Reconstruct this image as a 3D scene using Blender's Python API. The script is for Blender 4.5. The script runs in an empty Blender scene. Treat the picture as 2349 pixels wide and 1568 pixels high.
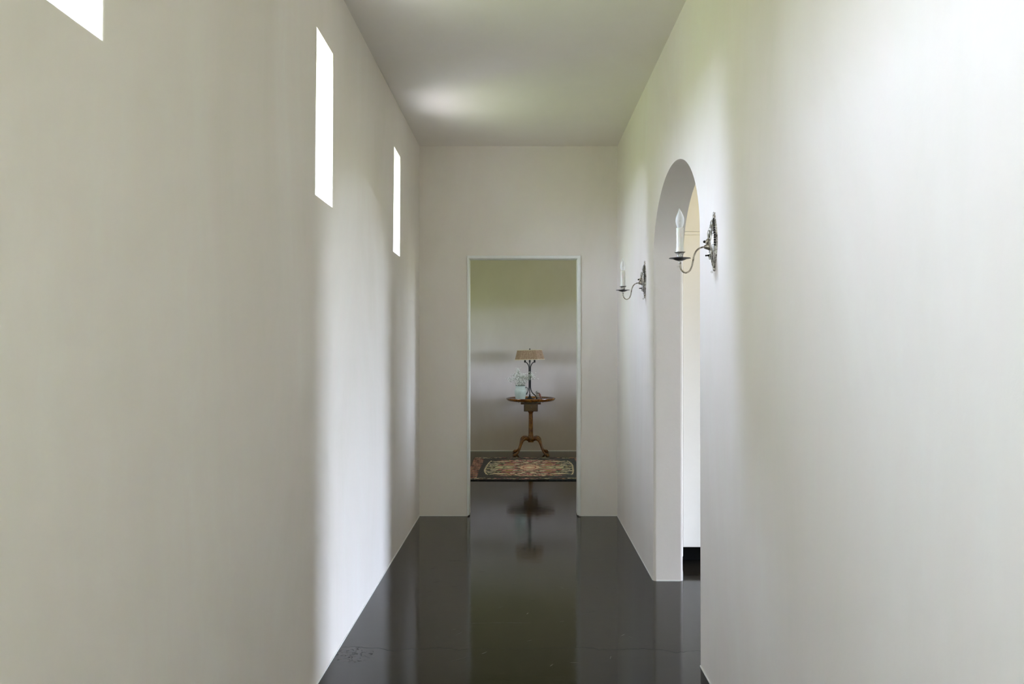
import bpy, bmesh, math, random
import numpy as np
from mathutils import Vector, Matrix

random.seed(7)
rng = np.random.default_rng(11)
sc = bpy.context.scene
COL = sc.collection
PI = math.pi

# ------------------------------------------------------------------ camera
EYE = 1.36
cam_data = bpy.data.cameras.new('camera')
cam = bpy.data.objects.new('camera', cam_data)
COL.objects.link(cam)
cam.location = (0, 0, EYE)
cam.rotation_euler = (PI / 2, 0, 0)
cam_data.sensor_width = 36
cam_data.lens = 2007.6 / 2349 * 36
cam_data.shift_x = -25.5 / 2349
cam_data.shift_y = 9 / 2349
cam_data.clip_start = 0.02
sc.camera = cam

# ------------------------------------------------------------------ view
sc.view_settings.view_transform = 'Standard'
sc.view_settings.look = 'None'
sc.view_settings.gamma = 1
sc.view_settings.use_curve_mapping = False
sc.view_settings.exposure = 3.06
sc.cycles.max_bounces = 16
sc.cycles.diffuse_bounces = 10
sc.cycles.glossy_bounces = 6
sc.cycles.transmission_bounces = 6
sc.cycles.transparent_max_bounces = 12
sc.cycles.sample_clamp_indirect = 6
sc.cycles.use_denoising = True

# ------------------------------------------------------------------ world: bright overcast sky over lawn and trees
SKY = 5.0
SKY_LOW, SKY_HIGH = (1.13, 1.30, 1.63), (0.93, 1.11, 1.43)
PATIO = (0.140, 0.143, 0.095)
LAWN, TREES, PAVING = (0.205, 0.290, 0.092), (0.22, 0.27, 0.125), (0.50, 0.50, 0.52)
world = bpy.data.worlds.new('world')
sc.world = world
world.use_nodes = True
wt = world.node_tree
wt.nodes.clear()
w_out = wt.nodes.new('ShaderNodeOutputWorld')
w_bg = wt.nodes.new('ShaderNodeBackground')
w_tc = wt.nodes.new('ShaderNodeTexCoord')
w_sep = wt.nodes.new('ShaderNodeSeparateXYZ')


def wmath(op, a, b=None, c=None):
    nd = wt.nodes.new('ShaderNodeMath')
    nd.operation = op
    for k_, q in enumerate((a, b, c)):
        if q is None:
            continue
        if hasattr(q, 'is_linked'):
            wt.links.new(q, nd.inputs[k_])
        else:
            nd.inputs[k_].default_value = q
    return nd.outputs[0]


def wrange(v, f0, f1, t0=0.0, t1=1.0):
    nd = wt.nodes.new('ShaderNodeMapRange')
    nd.interpolation_type = 'SMOOTHSTEP'
    for k_, q in enumerate((v, f0, f1, t0, t1)):
        if hasattr(q, 'is_linked'):
            wt.links.new(q, nd.inputs[k_])
        else:
            nd.inputs[k_].default_value = q
    return nd.outputs[0]


def wmix(fac, a, b):
    nd = wt.nodes.new('ShaderNodeMix')
    nd.data_type = 'RGBA'
    nd.clamp_factor = True
    for k_, q in ((0, fac), (6, a), (7, b)):
        if hasattr(q, 'is_linked'):
            wt.links.new(q, nd.inputs[k_])
        else:
            nd.inputs[k_].default_value = (*q, 1)
    return nd.outputs[2]


wt.links.new(w_tc.outputs['Generated'], w_sep.inputs[0])
DXw, DYw, DZw = w_sep.outputs[0], w_sep.outputs[1], w_sep.outputs[2]
# overcast sky, brighter towards the zenith
sky_c = wmix(wrange(DZw, 0.15, 0.60), SKY_LOW, SKY_HIGH)
# lawn and trees; pale paving runs along the foot of the house
land = wmix(wrange(DZw, -0.12, 0.05), wmix(wrange(DXw, -0.1, 0.1), LAWN, PATIO), TREES)
land = wmix(wrange(DZw, -0.55, -0.82), land, PAVING)
# tall trees stand ahead on the left side, a low hedge line elsewhere
az = wmath('DIVIDE', DYw, wmath('MAXIMUM', wmath('MULTIPLY', DXw, -1.0), 0.001))
side = wmath('MULTIPLY', wrange(az, 0.16, 0.42), wmath('LESS_THAN', DXw, 0.0))
base_t = wmath('MULTIPLY', wmath('LESS_THAN', DXw, 0.0), 0.030)
top = wmath('ADD', wmath('MULTIPLY', side, 0.56), base_t)
sky_f = wrange(wmath('SUBTRACT', DZw, top), -0.02, 0.04)
wt.links.new(wmix(sky_f, land, sky_c), w_bg.inputs['Color'])
w_bg.inputs['Strength'].default_value = SKY
wt.links.new(w_bg.outputs[0], w_out.inputs[0])

# ------------------------------------------------------------------ plan of the house (metres)
XL, XR = -0.829, 0.754          # faces of the corridor walls
CEIL = 2.957
Y_END = 7.0                     # end wall with the doorway
END_T = 0.12
Y_BACK = 11.33                  # far wall of the room beyond
OUT_T = 0.21                    # thickness of the outer left wall
IN_T = 0.172                    # thickness of the arched wall
SLOTS = [(-0.70, -0.375), (1.395, 1.730), (3.490, 3.818), (5.586, 5.903)]
SLOT_Z = (1.964, 2.632)
KX, KY0, KY1 = 6.30, 1.20, 6.07  # kitchen
BX0, BX1 = -2.5, 2.8             # room beyond the doorway
K_WIN = (3.36, 4.80, 0.06, 2.55)
BR_WIN = (8.5, 10.1, 0.95, 2.05)
BL_WIN = (8.6, 9.7, 0.95, 2.05)


def portal(name, x, y0, y1, z0, z1, facing):
    l = bpy.data.lights.new(name, 'AREA')
    l.shape = 'RECTANGLE'
    l.size = z1 - z0
    l.size_y = y1 - y0
    l.cycles.is_portal = True
    o = bpy.data.objects.new(name, l)
    COL.objects.link(o)
    o.location = (x, (y0 + y1) / 2, (z0 + z1) / 2)
    o.rotation_euler = (0, -PI / 2 * facing, 0)     # local -Z looks along facing * x
    return o


for a, b in SLOTS:
    portal('window_daylight', XL - OUT_T - 0.01, a, b, SLOT_Z[0], SLOT_Z[1], 1)
portal('window_daylight', KX + 0.21, K_WIN[0], K_WIN[1], K_WIN[2], K_WIN[3], -1)
FILL_WIN = (-2.75, -1.60, 0.05, 1.80)  # unseen window added behind the camera to brighten the right wall
portal('window_daylight', XL - OUT_T - 0.01, FILL_WIN[0], FILL_WIN[1], FILL_WIN[2], FILL_WIN[3], 1)
portal('window_daylight', BX1 + 0.21, BR_WIN[0], BR_WIN[1], BR_WIN[2], BR_WIN[3], -1)
portal('window_daylight', BX0 - 0.21, BL_WIN[0], BL_WIN[1], BL_WIN[2], BL_WIN[3], 1)


# ------------------------------------------------------------------ helpers
def link(o, parent=None):
    COL.objects.link(o)
    if parent:
        o.parent = parent
    return o


def mesh_obj(name, bm, mat, parent=None, smooth=None, sharp=35):
    bmesh.ops.recalc_face_normals(bm, faces=bm.faces)
    me = bpy.data.meshes.new(name)
    bm.to_mesh(me)
    bm.free()
    for m in (mat if isinstance(mat, (list, tuple)) else [mat]):
        me.materials.append(m)
    if smooth:
        me.shade_smooth()
        me.set_sharp_from_angle(angle=math.radians(sharp))
    o = bpy.data.objects.new(name, me)
    return link(o, parent)


def empty(name, loc, label, cat, group=None, rz=0):
    o = bpy.data.objects.new(name, None)
    o.empty_display_size = 0.05
    link(o)
    o.location = loc
    o.rotation_euler = (0, 0, rz)
    o['label'] = label
    o['category'] = cat
    if group:
        o['group'] = group
    return o


def struct(o):
    o['kind'] = 'structure'
    return o


def box(bm, x0, x1, y0, y1, z0, z1, bev=0, seg=2, mi=0):
    vs = [bm.verts.new((x, y, z)) for x in (x0, x1) for y in (y0, y1) for z in (z0, z1)]
    idx = ((0, 1, 3, 2), (4, 6, 7, 5), (0, 4, 5, 1), (2, 3, 7, 6), (0, 2, 6, 4), (1, 5, 7, 3))
    fs = [bm.faces.new([vs[i] for i in f]) for f in idx]
    for f in fs:
        f.material_index = mi
    if bev:
        es = {e for f in fs for e in f.edges}
        bmesh.ops.bevel(bm, geom=list(es), offset=bev, segments=seg, profile=0.5, affect='EDGES')
    return fs


def lathe(bm, prof, seg=48, cx=0, cy=0, mod=None, close=True):
    """prof: list of (radius, z)."""
    rings = []
    for k, (r, z) in enumerate(prof):
        if r < 1e-6:
            rings.append([bm.verts.new((cx, cy, z))])
        else:
            ring = []
            for i in range(seg):
                a = 2 * PI * i / seg
                rr = r * (mod(a, k) if mod else 1)
                ring.append(bm.verts.new((cx + rr * math.cos(a), cy + rr * math.sin(a), z)))
            rings.append(ring)
    for a, b in zip(rings, rings[1:]):
        if len(a) == 1 and len(b) == 1:
            continue
        for i in range(seg):
            j = (i + 1) % seg
            if len(a) == 1:
                bm.faces.new((a[0], b[j], b[i]))
            elif len(b) == 1:
                bm.faces.new((a[i], a[j], b[0]))
            else:
                bm.faces.new((a[i], a[j], b[j], b[i]))
    if close:
        for ring in (rings[0], rings[-1]):
            if len(ring) > 1:
                bm.faces.new(ring)


def spline(pts, n=6):
    """Catmull-Rom through tuples of any length."""
    P = [np.array(p, float) for p in pts]
    P = [2 * P[0] - P[1]] + P + [2 * P[-1] - P[-2]]
    out = []
    for i in range(1, len(P) - 2):
        p0, p1, p2, p3 = P[i - 1:i + 3]
        for k in range(n):
            t = k / n
            out.append(0.5 * ((2 * p1) + (-p0 + p2) * t + (2 * p0 - 5 * p1 + 4 * p2 - p3) * t * t
                              + (-p0 + 3 * p1 - 3 * p2 + p3) * t ** 3))
    out.append(P[-2])
    return out


def tube(bm, pts, r, seg=12, n=6, smooth=True, flat=1.0, up=(0, 0, 1)):
    """pts: (x,y,z) or (x,y,z,r). r used when no own radius."""
    pts = [tuple(p) + ((r,) if len(p) == 3 else ()) for p in pts]
    P = spline(pts, n) if smooth and len(pts) > 2 else [np.array(p, float) for p in pts]
    rings = []
    prev = None
    for i, p in enumerate(P):
        a = P[max(i - 1, 0)][:3]
        b = P[min(i + 1, len(P) - 1)][:3]
        t = Vector(b - a).normalized()
        if prev is None:
            ref = Vector(up)
            if abs(ref.dot(t)) > 0.9:
                ref = Vector((1, 0, 0))
            nrm = (ref - t * ref.dot(t)).normalized()
        else:
            nrm = (prev - t * prev.dot(t)).normalized()
        prev = nrm
        bi = t.cross(nrm)
        c = Vector(p[:3])
        rings.append([bm.verts.new(c + nrm * (p[3] * math.cos(2 * PI * k / seg))
                                   + bi * (p[3] * flat * math.sin(2 * PI * k / seg))) for k in range(seg)])
    for a, b in zip(rings, rings[1:]):
        for k in range(seg):
            j = (k + 1) % seg
            bm.faces.new((a[k], a[j], b[j], b[k]))
    bm.faces.new(rings[0])
    bm.faces.new(rings[-1])


def ball(bm, c, r, u=16, v=10, scale=(1, 1, 1), rot=None):
    m = Matrix.Translation(c)
    if rot is not None:
        m = m @ rot
    m = m @ Matrix.Diagonal((*scale, 1))
    return bmesh.ops.create_uvsphere(bm, u_segments=u, v_segments=v, radius=r, matrix=m)['verts']


# ------------------------------------------------------------------ materials
class NT:
    def __init__(self, name):
        self.m = bpy.data.materials.new(name)
        self.m.use_nodes = True
        self.t = self.m.node_tree
        self.b = self.t.nodes['Principled BSDF']
        self.out = self.t.nodes['Material Output']

    def n(self, kind, **kw):
        nd = self.t.nodes.new(kind)
        for k, v in kw.items():
            if k.startswith('i_'):
                nd.inputs[k[2:].replace('_', ' ')].default_value = v
            else:
                setattr(nd, k, v)
        return nd

    def l(self, a, b):
        self.t.links.new(a, b)

    def coords(self, scale=(1, 1, 1), rot=(0, 0, 0)):
        tc = self.n('ShaderNodeTexCoord')
        mp = self.n('ShaderNodeMapping')
        mp.inputs['Scale'].default_value = scale
        mp.inputs['Rotation'].default_value = rot
        self.l(tc.outputs['Object'], mp.inputs[0])
        return mp.outputs[0]

    def noise(self, vec, scale, detail=4, rough=0.55, dist=0.0):
        nd = self.n('ShaderNodeTexNoise')
        nd.inputs['Scale'].default_value = scale
        nd.inputs['Detail'].default_value = detail
        nd.inputs['Roughness'].default_value = rough
        nd.inputs['Distortion'].default_value = dist
        self.l(vec, nd.inputs['Vector'])
        return nd.outputs['Fac']

    def ramp(self, fac, stops):
        nd = self.n('ShaderNodeValToRGB')
        e = nd.color_ramp.elements
        e[0].position, e[0].color = stops[0][0], (*stops[0][1], 1)
        e[1].position, e[1].color = stops[-1][0], (*stops[-1][1], 1)
        for p, c in stops[1:-1]:
            x = e.new(p)
            x.color = (*c, 1)
        self.l(fac, nd.inputs[0])
        return nd.outputs[0]

    def mix(self, fac, a, b, mode='MIX'):
        nd = self.n('ShaderNodeMix', data_type='RGBA', blend_type=mode)
        for s, v in ((0, fac), (6, a), (7, b)):
            if hasattr(v, 'is_linked'):
                self.l(v, nd.inputs[s])
            else:
                nd.inputs[s].default_value = v if s == 0 else (*v, 1)
        return nd.outputs[2]

    def bump(self, h, strength=0.2, dist=0.01):
        nd = self.n('ShaderNodeBump')
        nd.inputs['Strength'].default_value = strength
        nd.inputs['Distance'].default_value = dist
        self.l(h, nd.inputs['Height'])
        self.l(nd.outputs[0], self.b.inputs['Normal'])

    def set(self, **kw):
        for k, v in kw.items():
            i = self.b.inputs[k.replace('_', ' ')]
            i.default_value = (*v, 1) if isinstance(v, tuple) and len(v) == 3 else v
        return self


def plaster(name, lo, hi, tint, bump=0.25):
    m = NT(name)
    v1 = m.coords((0.9, 0.9, 0.45))
    v2 = m.coords((3.2, 3.2, 0.9))
    v3 = m.coords((1, 1, 1))
    a = m.noise(v1, 1.3, 6, 0.6, 0.6)
    b = m.noise(v2, 3.0, 8, 0.65, 0.4)
    base = m.ramp(a, [(0.32, lo), (0.68, hi)])
    col = m.mix(m.ramp(b, [(0.35, (0, 0, 0)), (0.7, (1, 1, 1))]), base, tint)
    mixn = [n for n in m.t.nodes if n.bl_idname == 'ShaderNodeMix'][-1]
    # gentle second tone: keep it weak
    col = m.mix(0.6, base, col)
    m.l(col, m.b.inputs['Base Color'])
    h = m.noise(v3, 9, 8, 0.6, 0.3)
    m.bump(h, bump, 0.006)
    m.set(Roughness=0.62)
    m.b.inputs['Specular IOR Level'].default_value = 0.25
    return m.m


M_PLASTER = plaster('troweled_plaster', (0.738, 0.691, 0.632), (0.824, 0.791, 0.750), (0.797, 0.720, 0.686))
M_CEIL = plaster('ceiling_plaster', (0.748, 0.700, 0.653), (0.788, 0.745, 0.702), (0.768, 0.717, 0.668), 0.12)
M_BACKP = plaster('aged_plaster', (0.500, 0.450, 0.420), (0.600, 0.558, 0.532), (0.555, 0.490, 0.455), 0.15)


def simple(name, col, rough=0.5, metal=0.0, spec=0.5, vary=0.0, vs=20):
    m = NT(name)
    m.set(Roughness=rough, Metallic=metal)
    m.b.inputs['Specular IOR Level'].default_value = spec
    v = m.coords()
    f = m.noise(v, vs, 4)
    d = tuple(c * (1 - vary) for c in col)
    m.l(m.ramp(f, [(0.35, d), (0.65, col)]), m.b.inputs['Base Color'])
    return m.m


M_TRIM = simple('painted_trim', (0.80, 0.81, 0.80), 0.35, vary=0.04)
M_CABINET = simple('cabinet_paint', (0.86, 0.84, 0.79), 0.35, vary=0.02, vs=3)
M_TOEKICK = simple('black_toe_kick', (0.005, 0.005, 0.005), 0.7, spec=0.1, vary=0.3)
M_SKYBLOCK = simple('sky_block_timber', (0.16, 0.11, 0.07), 0.7, vary=0.3, vs=6)  # timber of the added sky-blocking slabs
M_WFRAME = simple('window_frame_paint', (0.82, 0.82, 0.80), 0.4, vary=0.03)
M_BEAD = simple('plaster_stop', (0.80, 0.79, 0.76), 0.5, vary=0.05)

# glass of the windows: clear, with a grazing reflection
g = NT('window_glass')
tr = g.n('ShaderNodeBsdfTransparent')
gl = g.n('ShaderNodeBsdfGlossy')
gl.inputs['Roughness'].default_value = 0.02
fw = g.n('ShaderNodeLayerWeight')
fw.inputs['Blend'].default_value = 0.5
fp = g.n('ShaderNodeMath', operation='POWER')
g.l(fw.outputs['Facing'], fp.inputs[0])
fp.inputs[1].default_value = 5.0
fr = g.n('ShaderNodeMath', operation='MULTIPLY_ADD')
g.l(fp.outputs[0], fr.inputs[0])
fr.inputs[1].default_value = 0.9
fr.inputs[2].default_value = 0.04
mx = g.n('ShaderNodeMixShader')
g.l(fr.outputs[0], mx.inputs[0])
g.l(tr.outputs[0], mx.inputs[1])
g.l(gl.outputs[0], mx.inputs[2])
g.l(mx.outputs[0], g.out.inputs['Surface'])
M_GLASS = g.m

# polished dark concrete
f = NT('polished_dark_concrete')
v = f.coords()
n1 = f.noise(v, 0.9, 6, 0.6, 0.8)
n2 = f.noise(v, 5.0, 8, 0.65, 0.5)
c1 = f.ramp(n1, [(0.30, (0.0085, 0.0080, 0.0070)), (0.55, (0.0150, 0.0120, 0.0085)), (0.75, (0.0230, 0.0165, 0.0100))])
c2 = f.ramp(n2, [(0.30, (0.010, 0.010, 0.009)), (0.70, (0.022, 0.019, 0.015))])
col = f.mix(0.45, c1, c2)
sep = f.n('ShaderNodeSeparateXYZ')
f.l(v, sep.inputs[0])
# hairline crack across the corridor: y wanders around 3.93 m
vcr = f.coords((1.3, 0, 0))
ncr = f.noise(vcr, 1.6, 5, 0.6)


def math_n(nt, op, a, b=None):
    nd = nt.n('ShaderNodeMath', operation=op)
    for i, q in enumerate((a, b)):
        if q is None:
            continue
        if hasattr(q, 'is_linked'):
            nt.l(q, nd.inputs[i])
        else:
            nd.inputs[i].default_value = q
    return nd.outputs[0]


yy = math_n(f, 'SUBTRACT', sep.outputs['Y'], 3.93)
yy = math_n(f, 'ADD', yy, math_n(f, 'MULTIPLY', math_n(f, 'SUBTRACT', ncr, 0.5), 0.35))
crack = math_n(f, 'LESS_THAN', math_n(f, 'ABSOLUTE', yy), 0.0020)
# the dark scuffed patch by the left wall
ns = f.noise(v, 38, 5, 0.7, 1.2)
dx = math_n(f, 'DIVIDE', math_n(f, 'ADD', sep.outputs['X'], 0.745), 0.085)
dy = math_n(f, 'DIVIDE', math_n(f, 'SUBTRACT', sep.outputs['Y'], 3.86), 0.10)
rad = math_n(f, 'ADD', math_n(f, 'POWER', math_n(f, 'ABSOLUTE', dx), 2), math_n(f, 'POWER', math_n(f, 'ABSOLUTE', dy), 2))
inside = math_n(f, 'LESS_THAN', rad, 1.0)
scuff = math_n(f, 'MULTIPLY', inside, math_n(f, 'GREATER_THAN', ns, 0.56))
col = f.mix(crack, col, (0.003, 0.003, 0.003))
f.l(col, f.b.inputs['Base Color'])
rg = f.ramp(n2, [(0.30, (0.065,) * 3), (0.75, (0.105,) * 3)])
dm = math_n(f, 'ADD', crack, scuff)
rr = math_n(f, 'ADD', rg, math_n(f, 'MULTIPLY', dm, 0.45))
f.l(rr, f.b.inputs['Roughness'])
f.b.inputs['Specular IOR Level'].default_value = 0.24
f.b.inputs['IOR'].default_value = 1.5
f.bump(f.noise(f.coords((1, 1, 1)), 14, 4, 0.5), 0.05, 0.004)
M_FLOOR = f.m
M_SCRATCH = simple('pale_floor_scratch', (0.15, 0.145, 0.13), 0.6, vary=0.4, vs=60)

# wood of the table
w = NT('polished_walnut')
v = w.coords((1, 1, 1))
fig = w.noise(w.coords((5, 5, 3)), 4.5, 8, 0.65, 0.8)
cw = w.ramp(fig, [(0.28, (0.065, 0.020, 0.004)), (0.46, (0.125, 0.045, 0.008)), (0.58, (0.250, 0.100, 0.014)), (0.75, (0.38, 0.18, 0.030))])
w.l(cw, w.b.inputs['Base Color'])
w.set(Roughness=0.18)
w.b.inputs['Coat Weight'].default_value = 0.5
w.b.inputs['Coat Roughness'].default_value = 0.12
M_WALNUT = w.m
w = NT('dark_walnut')
fig = w.noise(w.coords((2, 2, 8)), 5.0, 6, 0.6, 1.0)
w.l(w.ramp(fig, [(0.3, (0.018, 0.006, 0.003)), (0.7, (0.075, 0.026, 0.008))]), w.b.inputs['Base Color'])
w.set(Roughness=0.3)
M_DARKWOOD = w.m
M_IRON = simple('black_iron', (0.010, 0.009, 0.008), 0.42, metal=0.3, vary=0.4, vs=60)
M_CELADON = NT('celadon_glaze')
M_CELADON.l(M_CELADON.ramp(M_CELADON.noise(M_CELADON.coords(), 14, 4), [(0.3, (0.40, 0.47, 0.41)), (0.7, (0.48, 0.56, 0.49))]),
            M_CELADON.b.inputs['Base Color'])
M_CELADON.set(Roughness=0.28)
M_CELADON.b.inputs['Coat Weight'].default_value = 0.4
M_CELADON = M_CELADON.m
M_RIM = simple('dark_glaze_rim', (0.06, 0.085, 0.075), 0.3, vary=0.3)
M_STEM = simple('flower_stem_green', (0.17, 0.22, 0.11), 0.6, vary=0.3)
M_BLOSSOM = simple('white_blossom', (0.86, 0.88, 0.80), 0.7, vary=0.06)

s = NT('pleated_shade_fabric')
wv = s.n('ShaderNodeTexNoise')
wv.inputs['Scale'].default_value = 60
wv.inputs['Detail'].default_value = 3
s.l(s.coords((4.5, 4.5, 0.25)), wv.inputs['Vector'])
s.l(s.ramp(wv.outputs['Fac'], [(0.3, (0.20, 0.125, 0.075)), (0.55, (0.34, 0.23, 0.15)), (0.75, (0.50, 0.37, 0.26))]),
    s.b.inputs['Base Color'])
s.set(Roughness=0.8)
M_SHADE = s.m
M_SHADETRIM = simple('cream_braid', (0.70, 0.62, 0.45), 0.75, vary=0.15, vs=80)

# old silver
s = NT('tarnished_silver')
vv = s.coords()
a = s.noise(vv, 120, 6, 0.7, 0.4)
b = s.noise(vv, 38, 5, 0.65, 0.6)
pat = math_n(s, 'ADD', math_n(s, 'MULTIPLY', a, 0.6), math_n(s, 'MULTIPLY', b, 0.4))
s.l(s.ramp(pat, [(0.40, (0.070, 0.058, 0.046)), (0.47, (0.45, 0.42, 0.38)), (0.56, (0.86, 0.85, 0.83))]), s.b.inputs['Base Color'])
s.l(s.ramp(pat, [(0.40, (0.55,) * 3), (0.60, (0.27,) * 3)]), s.b.inputs['Roughness'])
s.l(s.ramp(pat, [(0.38, (0.35,) * 3), (0.50, (1.0,) * 3)]), s.b.inputs['Metallic'])
s.bump(a, 0.5, 0.0015)
M_SILVER = s.m
s = NT('dull_pewter')
a = s.noise(s.coords(), 90, 5, 0.7)
s.l(s.ramp(a, [(0.35, (0.16, 0.135, 0.105)), (0.60, (0.56, 0.51, 0.44))]), s.b.inputs['Base Color'])
s.set(Roughness=0.38, Metallic=0.9)
M_PEWTER = s.m
M_PANMETAL = simple('blackened_metal', (0.05, 0.043, 0.040), 0.4, metal=0.7, vary=0.5, vs=90)
s = NT('candle_wax')
s.set(Roughness=0.38)
s.b.inputs['Subsurface Weight'].default_value = 0.15
s.b.inputs['Subsurface Scale'].default_value = 0.01
s.l(s.ramp(s.noise(s.coords((1, 1, 0.4)), 60, 3), [(0.3, (0.76, 0.76, 0.72)), (0.7, (0.86, 0.86, 0.83))]), s.b.inputs['Base Color'])
M_WAX = s.m
s = NT('frosted_bulb_glass')
s.set(Roughness=0.12)
s.set(Base_Color=(0.90, 0.92, 0.94))
s.b.inputs['Coat Weight'].default_value = 0.6
t2 = s.n('ShaderNodeBsdfTransparent')
m2 = s.n('ShaderNodeMixShader')
lw = s.n('ShaderNodeLayerWeight')
lw.inputs['Blend'].default_value = 0.35
s.l(math_n(s, 'ADD', math_n(s, 'MULTIPLY', lw.outputs['Facing'], 0.5), 0.28), m2.inputs[0])
s.l(t2.outputs[0], m2.inputs[1])
s.l(s.b.outputs[0], m2.inputs[2])
s.l(m2.outputs[0], s.out.inputs['Surface'])
M_BULB = s.m


# ------------------------------------------------------------------ structure
def holed_wall_x(bm, x0, x1, y0, y1, z0, z1, holes):
    """Slab between planes x0 and x1 with rectangular holes (ya, yb, za, zb)."""
    ys = sorted({y0, y1, *[h[0] for h in holes], *[h[1] for h in holes]})
    zs = sorted({z0, z1, *[h[2] for h in holes], *[h[3] for h in holes]})

    def solid(i, j):
        if not (0 <= i < len(ys) - 1 and 0 <= j < len(zs) - 1):
            return False
        cy, cz = (ys[i] + ys[i + 1]) / 2, (zs[j] + zs[j + 1]) / 2
        return not any(h[0] < cy < h[1] and h[2] < cz < h[3] for h in holes)
    V = {}

    def vert(x, y, z):
        k = (round(x, 5), round(y, 5), round(z, 5))
        if k not in V:
            V[k] = bm.verts.new((x, y, z))
        return V[k]
    for i in range(len(ys) - 1):
        for j in range(len(zs) - 1):
            if not solid(i, j):
                continue
            a, b, c, d = ys[i], ys[i + 1], zs[j], zs[j + 1]
            for x in (x0, x1):
                bm.faces.new([vert(x, a, c), vert(x, b, c), vert(x, b, d), vert(x, a, d)])
            if not solid(i - 1, j):
                bm.faces.new([vert(x0, a, c), vert(x1, a, c), vert(x1, a, d), vert(x0, a, d)])
            if not solid(i + 1, j):
                bm.faces.new([vert(x0, b, c), vert(x1, b, c), vert(x1, b, d), vert(x0, b, d)])
            if not solid(i, j - 1):
                bm.faces.new([vert(x0, a, c), vert(x1, a, c), vert(x1, b, c), vert(x0, b, c)])
            if not solid(i, j + 1):
                bm.faces.new([vert(x0, a, d), vert(x1, a, d), vert(x1, b, d), vert(x0, b, d)])


def edge_bevel(bm, test, off, seg=3):
    es = [e for e in bm.edges if test(e)]
    if es:
        bmesh.ops.bevel(bm, geom=es, offset=off, segments=seg, profile=0.5, affect='EDGES')


def wn(o):
    md = o.modifiers.new('weighted', 'WEIGHTED_NORMAL')
    md.keep_sharp = True
    md.weight = 100
    return o


# floor
bm = bmesh.new()
box(bm, XL - OUT_T, XR + IN_T, -3.2, Y_END, -0.2, 0)
box(bm, XR + IN_T, KX + 0.2, KY0 - 0.2, KY1 + 0.12, -0.2, 0)
box(bm, BX0 - 0.2, BX1 + 0.2, Y_END, Y_BACK + 0.2, -0.2, 0)
bmesh.ops.remove_doubles(bm, verts=bm.verts, dist=1e-5)
scr = [(-0.43, 5.55, 0.10, 0.2), (-0.25, 5.28, 0.05, 0.4), (-0.14, 5.6, 0.05, 1.2), (-0.40, 4.95, 0.05, 0.3),
       (-0.12, 4.55, 0.06, 0.9), (-0.33, 4.20, 0.02, 0.6), (-0.06, 4.30, 0.20, -0.03), (-0.18, 4.29, 0.22, 0.04),
       (-0.30, 4.14, 0.05, 0.9), (-0.17, 3.88, 0.04, 0.8), (-0.27, 3.80, 0.10, 0.5), (0.02, 4.45, 0.03, 1.4),
       (0.20, 5.95, 0.03, 0.3), (0.31, 4.95, 0.05, 0.35), (0.42, 4.92, 0.03, -0.9), (0.22, 4.92, 0.03, -0.6),
       (0.26, 5.75, 0.05, 0.2), (0.34, 4.48, 0.06, 0.5), (0.19, 4.32, 0.03, 0.8), (0.47, 4.12, 0.03, 0.9),
       (0.40, 4.12, 0.03, 0.5), (0.50, 4.09, 0.03, -0.8), (0.22, 3.76, 0.04, 0.1), (0.38, 3.82, 0.04, 1.5),
       (0.03, 4.04, 0.03, 0.5), (0.12, 3.73, 0.03, 1.2), (-0.05, 5.0, 0.03, 0.1), (0.30, 4.60, 0.02, 0.2),
       (-0.50, 5.05, 0.05, 0.5), (-0.48, 4.62, 0.03, 1.0), (0.1, 5.1, 0.02, 0.4), (0.05, 4.7, 0.03, 0.2),
       (-0.08, 8.4, 0.05, 0.1), (0.12, 8.1, 0.10, 0.05), (-0.3, 8.5, 0.03, 0.3), (0.2, 7.5, 0.09, 0.1),
       (-0.05, 7.35, 0.06, 0.1), (-0.37, 5.2, 0.03, 0.1), (-0.52, 4.85, 0.04, 0.7), (-0.55, 5.35, 0.04, 0.3)]
for (x, y, L, a) in scr:
    n = 5
    wd = 0.0011 + 0.0009 * random.random()
    ang = a
    px, py = x - L / 2 * math.cos(a), y - L / 2 * math.sin(a)
    prev = None
    for k in range(n + 1):
        ww = wd * math.sin(PI * (k + 0.35) / (n + 0.7))
        ny, nx = math.cos(ang), -math.sin(ang)
        p = (bm.verts.new((px + nx * ww, py + ny * ww, 0.0004)), bm.verts.new((px - nx * ww, py - ny * ww, 0.0004)))
        if prev:
            fc = bm.faces.new((prev[0], prev[1], p[1], p[0]))
            fc.material_index = 1
        prev = p
        ang += random.uniform(-0.12, 0.12)
        px += L / n * math.cos(ang)
        py += L / n * math.sin(ang)
struct(mesh_obj('floor', bm, [M_FLOOR, M_SCRATCH]))

# ceiling
bm = bmesh.new()
box(bm, XL - OUT_T, XR + IN_T, -3.2, Y_END, CEIL, CEIL + 0.2)
box(bm, XR + IN_T, KX + 0.2, KY0 - 0.2, KY1 + 0.12, CEIL, CEIL + 0.2)
box(bm, BX0 - 0.2, BX1 + 0.2, Y_END, Y_BACK + 0.2, CEIL, CEIL + 0.2)
struct(mesh_obj('ceiling', bm, M_CEIL))

# left wall with slot windows
bm = bmesh.new()
holed_wall_x(bm, XL - OUT_T, XL, -3.0, Y_END, 0, CEIL, [(a, b, *SLOT_Z) for a, b in SLOTS] + [FILL_WIN])


def slot_edge(e):
    if any(abs(v.co.x - XL) > 1e-4 for v in e.verts) or len(e.link_faces) != 2:
        return False
    return e.link_faces[0].normal.angle(e.link_faces[1].normal) > 0.5 and all(SLOT_Z[0] - .01 < v.co.z < SLOT_Z[1] + .01 for v in e.verts)


bm.normal_update()
edge_bevel(bm, slot_edge, 0.006, 2)
struct(wn(mesh_obj('wall_left', bm, M_PLASTER, smooth=True, sharp=50)))

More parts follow.
